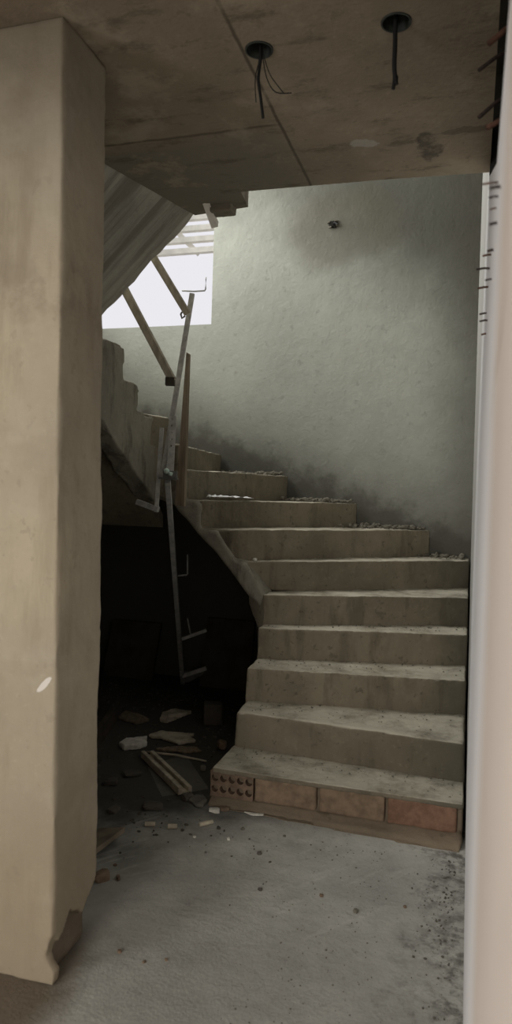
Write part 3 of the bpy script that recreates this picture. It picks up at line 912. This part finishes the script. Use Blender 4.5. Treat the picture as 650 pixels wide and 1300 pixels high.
# pale channel strip on the dusty sheet
slab('sheet', [(186, 972), (236, 958), (266, 1002), (205, 1012)], .004, 'dust_sheet', 'thin dusty grey sheet lying under the pale channel strip', 'sheet', 0, 0, .001, .006)
a, b = at_z(187, 959, .012), at_z(235, 1006, .012)
bm = bmesh.new(); side = (b - a).normalized().cross(ZUP)
for s, w, h in ((-.026, .020, .030), (.026, .020, .036), (0, .06, .010)):
    a2, b2 = a + side * s, b + side * s
    add_bar(bm, a2 + Vector((0, 0, h / 2 - .002)), b2 + Vector((0, 0, h / 2 - .002)), w, h)
bmesh.ops.translate(bm, vec=(0, 0, .0055 - min(v.co.z for v in bm.verts)), verts=bm.verts)
o = obj('channel_strip', bm, 'pale_wood', None, False, (a + b) / 2); tag(o, 'long pale wooden channel strip lying diagonally on the dusty sheet', 'wood strip')
slab('bark_strip', [(150, 914), (158, 906), (176, 910), (190, 917), (172, 921)], .022, 'lumber_brown', 'brown curled bark strip deepest on the left of the debris', 'bark')
slab('wood_slab', [(203, 917), (206, 909), (222, 904), (243, 907), (232, 911), (214, 912), (211, 919)], .025, 'pale_wood', 'curved pale wood slab lying deepest under the stairs', 'wood piece')
slab('splintered_board', [(187, 937), (206, 932), (225, 934), (247, 935), (241, 939), (249, 944), (226, 947), (205, 940)], .018, 'pale_wood', 'pale splintered board with frayed ends in the debris', 'board')
slab('dark_scrap', [(196, 953), (220, 950), (250, 951), (256, 956), (236, 958)], .012, 'lumber_brown', 'dark frayed scrap below the splintered board', 'scrap')
slab('plaster_lump', [(151, 949), (160, 944), (170, 943), (187, 940), (184, 946), (187, 949), (172, 953), (158, 953)], .028, 'plaster', 'white lump of broken plaster among the dark debris', 'plaster lump', 0, 0, .008)
a, b = fl(186, 956), fl(262, 968)
bm = bmesh.new(); add_tube(bm, [a + Vector((0, 0, .007)), a.lerp(b, .5) + Vector((0, .01, .009)), b + Vector((0, 0, .007))], [.006, .008, .005], 8)
tag(obj('stick', bm, 'pale_wood', None, True, a), 'thin straight stick lying behind the pale channel strip', 'stick')
# upright block and boards in the dark
p = fl(270, 922)
bm = bmesh.new(); mtx = Matrix.Translation(p) @ Matrix.Rotation(.35, 4, 'Z')
add_box(bm, (-.06, 0, 0), (.06, .10, .135), mtx)
tag(obj('concrete_block', voxel(bm, .009, .003, 15), 'dark_rubble', None, True, p), 'dark square block standing upright in the gloom beside the stairs', 'block')
p = fl(286, 951)
bm = bmesh.new(); add_stone(bm, (p.x - .02, p.y, 0), .055, .07, .05, .4, 7, 2, .3)
tag(obj('brick_fragment', bm, 'clay_dusty', None, False, p), 'small red brick fragment beside the second step', 'brick fragment')
stone(194, 1026, .095, .06, .028, 'dark_rubble', 'dark flat stone in front of the pale channel strip', 'stone', 'flat_stone', .1, 6)
slab('slate_shard', [(240, 1018), (247, 1012), (260, 1012), (264, 1019), (258, 1026), (248, 1026)], .014, 'dust_sheet', 'dark slate shard lying against the foot of the brick step', 'shard')
stone(272, 1031, .05, .03, .020, 'plaster', 'white chip in front of the dark slate shard', 'chip', 'plaster_chip', 0, 2)
stone(285, 1029, .042, .026, .016, 'clay_dusty', 'brown clay chip right of the white chip by the brick step', 'chip', 'clay_chip', .2, 3)
for (xa_, ya_, xb_, yb_, r_, lb) in ((184, 1046, 197, 1046, .0095, 'leftmost of three pale stubs in a row on the floor'), (213, 1049, 225, 1049, .010, 'middle one of three pale stubs in a row on the floor'), (253, 1047, 270, 1043, .009, 'rightmost of three pale stubs in a row on the floor')):
    a, b = at_z(xa_, ya_, r_), at_z(xb_, yb_, r_)
    bm = bmesh.new(); add_tube(bm, [a, a.lerp(b, .5), b], [r_, r_ * 1.06, r_ * .95], 10)
    tag(obj('wooden_stub', bm, 'pale_wood', None, False, a), lb, 'stub', 'pale stubs on the floor')
# plank leaning out behind the pillar
a0, a1 = fl(112, 1102), fl(158, 1066)
bm = bmesh.new()
dv = (a1 - a0).normalized(); sd = Vector((-dv.y, dv.x, 0))
lp = [a0, a1, a1 + sd * .13, a0 + sd * .13]
add_prism(bm, [lp[0] + Vector((0, 0, .032)), lp[1] + Vector((0, 0, .032)), lp[2], lp[3]], [lp[0] + Vector((0, 0, .054)), lp[1] + Vector((0, 0, .054)), lp[2] + Vector((0, 0, .022)), lp[3] + Vector((0, 0, .022))])
tag(obj('plank', bm, 'lumber_mid', None, False, (a0 + a1) / 2), 'short brown plank lying tilted behind the foot of the pillar', 'plank')
stone(128, 1117, .060, .045, .034, 'clay_dusty', 'brown lump beside the foot of the pillar', 'lump', 'clay_lump', .5, 9)
stone(150, 1116, .014, .030, .012, 'clay', 'small reddish chip right of the brown lump by the pillar', 'chip', 'clay_chip', .3, 5)
stone(146, 1099, .016, .010, .008, 'clay', 'tiny reddish crumb just behind the small chip by the pillar', 'crumb', 'clay_chip', .3, 8)
slab('sliver', [(308, 1031), (322, 1033), (336, 1034), (335, 1036), (320, 1036)], .006, 'plaster', 'thin white sliver lying at the foot of the brick step', 'sliver', 0, 0, .001, .004)
for i, (px, py, w, mt, lb) in enumerate(((152, 1209, .014, 'clay', 'reddish pebble nearest the pillar foot on the open floor'), (183, 1222, .011, 'clay_dusty', 'brown pebble between two others in front of the pillar'), (211, 1219, .011, 'clay_dusty', 'brown pebble farthest from the pillar in the front row'),
        (408, 1138, .015, 'clay', 'orange pebble alone in the middle of the open floor'), (452, 1158, .020, 'rubble', 'grey pebble to the right of the orange pebble'), (514, 1152, .012, 'clay_dusty', 'brown pebble on the floor toward the pale wall'), (361, 1062, .012, 'rubble', 'grey pebble before the middle of the brick step'),
        (308, 1053, .016, 'rubble', 'grey pebble before the left end of the brick step'), (290, 1066, .016, 'plaster', 'white pebble in front of the three pale stubs'), (247, 1063, .012, 'plaster', 'tiny white pebble directly below the pale stubs'))):
    stone(px, py, w, w * .8, w * .6, mt, lb, 'pebble', 'pebble', i, i + 20)
for i, (px, py, w, d_, h, mt, lb) in enumerate(((141, 996, .07, .05, .03, 'dark_rubble', 'dark lump farthest left on the dusty floor by the pillar'), (168, 985, .09, .05, .03, 'dark_rubble', 'dark lump left of the pale channel strip'), (238, 1015, .05, .04, .03, 'dark_rubble', 'dark lump at the near end of the channel strip'),
        (145, 1030, .06, .04, .02, 'dark_rubble', 'dark crumb nearest the pillar on the dusty floor'), (258, 978, .04, .03, .025, 'rubble', 'grey lump right of the channel strip beside the step'))):
    stone(px, py, w, d_, h, mt, lb, 'lump', 'rubble_lump', i * .4, i + 40)
# shuttering boards leaning in the dark behind
for i, (x0_, x1_, h_, lb) in enumerate(((-2.78, -2.35, .42, 'wide dark board leaning at the left on the wall under the stairs'), (-1.95, -1.56, .50, 'wide dark board leaning at the right on the wall under the stairs'))):
    bm = bmesh.new()
    add_prism(bm, [(x0_, YB - .20, 0), (x1_, YB - .20, 0), (x1_, YB - .17, 0), (x0_, YB - .17, 0)], [(x0_, YB - .05, h_), (x1_, YB - .05, h_), (x1_, YB - .02, h_), (x0_, YB - .02, h_)])
    tag(obj('board', bm, 'lumber_dark', None, False, ((x0_ + x1_) / 2, YB - .19, 0)), lb, 'board')
a, b = fl(121, 950), fl(151, 908)
bm = bmesh.new(); add_bar(bm, a + Vector((0, 0, .05)), b + Vector((0, 0, .05)), .03, .10)
tag(obj('timber', bm, 'lumber_dark', None, False, a), 'dark timber lying at the left edge of the debris behind the pillar', 'timber')
# crumpled paper on the eighth step
z8 = Zs[8] + .018
bm = bmesh.new()
q0, q1 = N[8][0].lerp(N[8][1], -.0), N[8][0].lerp(N[8][1], 1)
dn = (q1 - q0).normalized(); nn_ = Vector((-dn.y, dn.x))
o8 = Vector((at_y(258, 637, 4.16).x, at_y(258, 637, 4.16).y)) 
gx, gy = 22, 8
VV = []
for i in range(gx + 1):
    row = []
    for j in range(gy + 1):
        u, v = i / gx, j / gy
        w = q0 + dn * (.07 + .36 * u) + nn_ * (.015 + (.035 + .15 * u) * v)
        z = z8 + .018 * (abs(noise.noise(Vector((u * 5, v * 3, 2)))) + .5 * abs(noise.noise(Vector((u * 13, v * 7, 5))))) * (1.6 - u) 
        row.append(bm.verts.new((w.x + .01 * noise.noise(Vector((u * 4, v * 4, 9))), w.y, z)))
    VV.append(row)
for i in range(gx):
    for j in range(gy): bm.faces.new((VV[i][j], VV[i + 1][j], VV[i + 1][j + 1], VV[i][j + 1]))
ex = bmesh.ops.extrude_face_region(bm, geom=bm.faces[:])
for v in [g for g in ex['geom'] if isinstance(g, bmesh.types.BMVert)]: v.co.z += .0015
tag(obj('paper', bm, 'paper', None, True, (q0.x, q0.y, z8)), 'crumpled white paper lying on a winding step beside the upright board', 'paper')
p = at_y(322, 709, N[6][0].y + .02)
bm = bmesh.new(); add_stone(bm, (p.x, p.y + .03, Zs[6]), .025, .022, .018, 0, 2, 2, .3)
tag(obj('plaster_crumb', bm, 'plaster', None, True, (p.x, p.y + .03, Zs[6])), 'small white crumb at the inner end of a middle step', 'crumb')

bpy.context.view_layer.update()
TAKEN = []
for o in COL.objects:
    if o.parent is None and o.type == 'MESH' and o.get('category'):
        c = [o.matrix_world @ Vector(q) for q in o.bound_box]
        if min(q.z for q in c) < .05: TAKEN.append((min(q.x for q in c) - .012, max(q.x for q in c) + .012, min(q.y for q in c) - .012, max(q.y for q in c) + .012))
def free(p):
    return p if p is not None and not any(a <= p[0] <= b and c <= p[1] <= d for a, b, c, d in TAKEN) else None
def on_floor(rnd):
    while True:
        x, y = rnd.uniform(-2.6, -.7), rnd.uniform(2.4, 4.9)
        if y > 3.05 and x > -1.22: continue
        w = .80 * y - .62 * x + noise.noise(Vector((x * 3, y * 3, 1))) * .4
        if rnd.random() < max(.03, min(1, (w - 2.7) / 1.0)): return (x, y, 0)
scatter('rubble', 2600, lambda r: free(on_floor(r)), lambda r: .003 + .010 * r.random() ** 4, 'dark_rubble', 'dark grit and rubble scattered on the floor before the understairs', 'rubble', 3)
def at_wall(rnd):
    y = 1.5 + 1.55 * rnd.random() ** .55; x = -abs(rnd.gauss(0, .07)) - .012
    return None if y > 3.05 else (min(x, .0), y, 0)
scatter('dirt', 420, lambda r: free(at_wall(r)), lambda r: .0015 + .0045 * r.random() ** 4, 'dark_rubble', 'dark crumbs of dirt along the foot of the pale wall', 'dirt', 5)
def open_floor(rnd):
    return (rnd.uniform(-.66, -.25), rnd.uniform(1.6, 3.05), 0)
scatter('gravel', 420, lambda r: free(open_floor(r)), lambda r: .0015 + .003 * r.random() ** 3, 'rubble', 'fine grey grit strewn over the open floor', 'grit', 6)
DG = bpy.context.evaluated_depsgraph_get()
def drop(p):
    ok, loc, nrm, _, ob, _m = sc.ray_cast(DG, Vector((p[0], p[1], p[2] + .16)), Vector((0, 0, -1)), distance=.35)
    if not ok or ob.parent is None or nrm.z < .7: return None
    return (loc.x, loc.y, loc.z + .002)
def on_steps(rnd):
    k = rnd.choice((6, 7, 7, 8, 8, 8, 9, 9))
    a, b = (N[k][1], N[k + 1][1]) if k > 6 else (Vector((-.02, 5.12)), Vector((-.02, YW)))
    t = rnd.random()
    p = a.lerp(b, t)
    dep = abs(rnd.gauss(0, .09))
    y = YW - dep - .01
    # stay behind the nosing of this step
    na, nbb = N[k]
    tt = (y - na.y) / (nbb.y - na.y)
    xn = na.x + (nbb.x - na.x) * tt
    na2, nb2 = N[k + 1]
    tt2 = (y - na2.y) / (nb2.y - na2.y); xn2 = na2.x + (nb2.x - na2.x) * tt2
    x = xn2 + (xn - xn2) * (.06 + .9 * t)
    return (min(x, -.045), min(y, YB - .05), Zs[k])
scatter('rubble', 1700, lambda r: drop(on_steps(r)), lambda r: .004 + .020 * r.random() ** 3, 'rubble', 'crumbled mortar rubble heaped where the winding steps meet the wall', 'rubble', 8, False)
def tread_grit(rnd):
    k = rnd.choice((1, 2, 3, 4))
    u, v = rnd.random(), rnd.random() ** .6
    a = N[k][0].lerp(N[k][1], u); b = N[k + 1][0].lerp(N[k + 1][1], u)
    p = a.lerp(b, .08 + .85 * v)
    return (p.x, p.y, Zs[k])
scatter('grit', 500, lambda r: drop(tread_grit(r)), lambda r: .002 + .005 * r.random() ** 3, 'rubble', 'fine grit lying on the lower treads', 'grit', 9, False)

# ------------------------------------------------------------------ light
w = bpy.data.worlds.new('sky'); sc.world = w; w.use_nodes = True
bg = w.node_tree.nodes['Background']; bg.inputs[0].default_value = (.965, .955, 1.0, 1); bg.inputs[1].default_value = .86
def window_light(name, loc, rot, sx, sy, power, colr):
    l = bpy.data.lights.new(name, 'AREA'); l.shape = 'RECTANGLE'; l.size = sx; l.size_y = sy; l.energy = power; l.color = colr
    o = bpy.data.objects.new(name, l); COL.objects.link(o); o.location = loc; o.rotation_euler = rot; return o
# daylight through the window of the room behind the camera (faces +Y)
window_light('daylight', ((ox0 + ox1) / 2, -4.02, (oz0 + oz1) / 2), (PI / 2, 0, 0), ox1 - ox0, oz1 - oz0, 150, (1, .95, .87))
# daylight through the side window of that room (faces +X)
window_light('side_daylight', (-3.22, (sy0 + sy1) / 2, (sz0 + sz1) / 2), (0, -PI / 2, 0), sz1 - sz0, sy1 - sy0, 75, (1, .98, .95))
# daylight through the high opening in the stairwell's left wall (faces +X)
window_light('stair_daylight', (LW + .02, (up_y0 + up_y1) / 2, (up_z0 + up_z1) / 2), (0, -PI / 2, 0), up_z1 - up_z0, up_y1 - up_y0, 150, (1, 1, .95))

vs_ = sc.view_settings
vs_.view_transform = 'Standard'; vs_.look = 'None'; vs_.gamma = 1; vs_.use_curve_mapping = False; vs_.exposure = 0.0
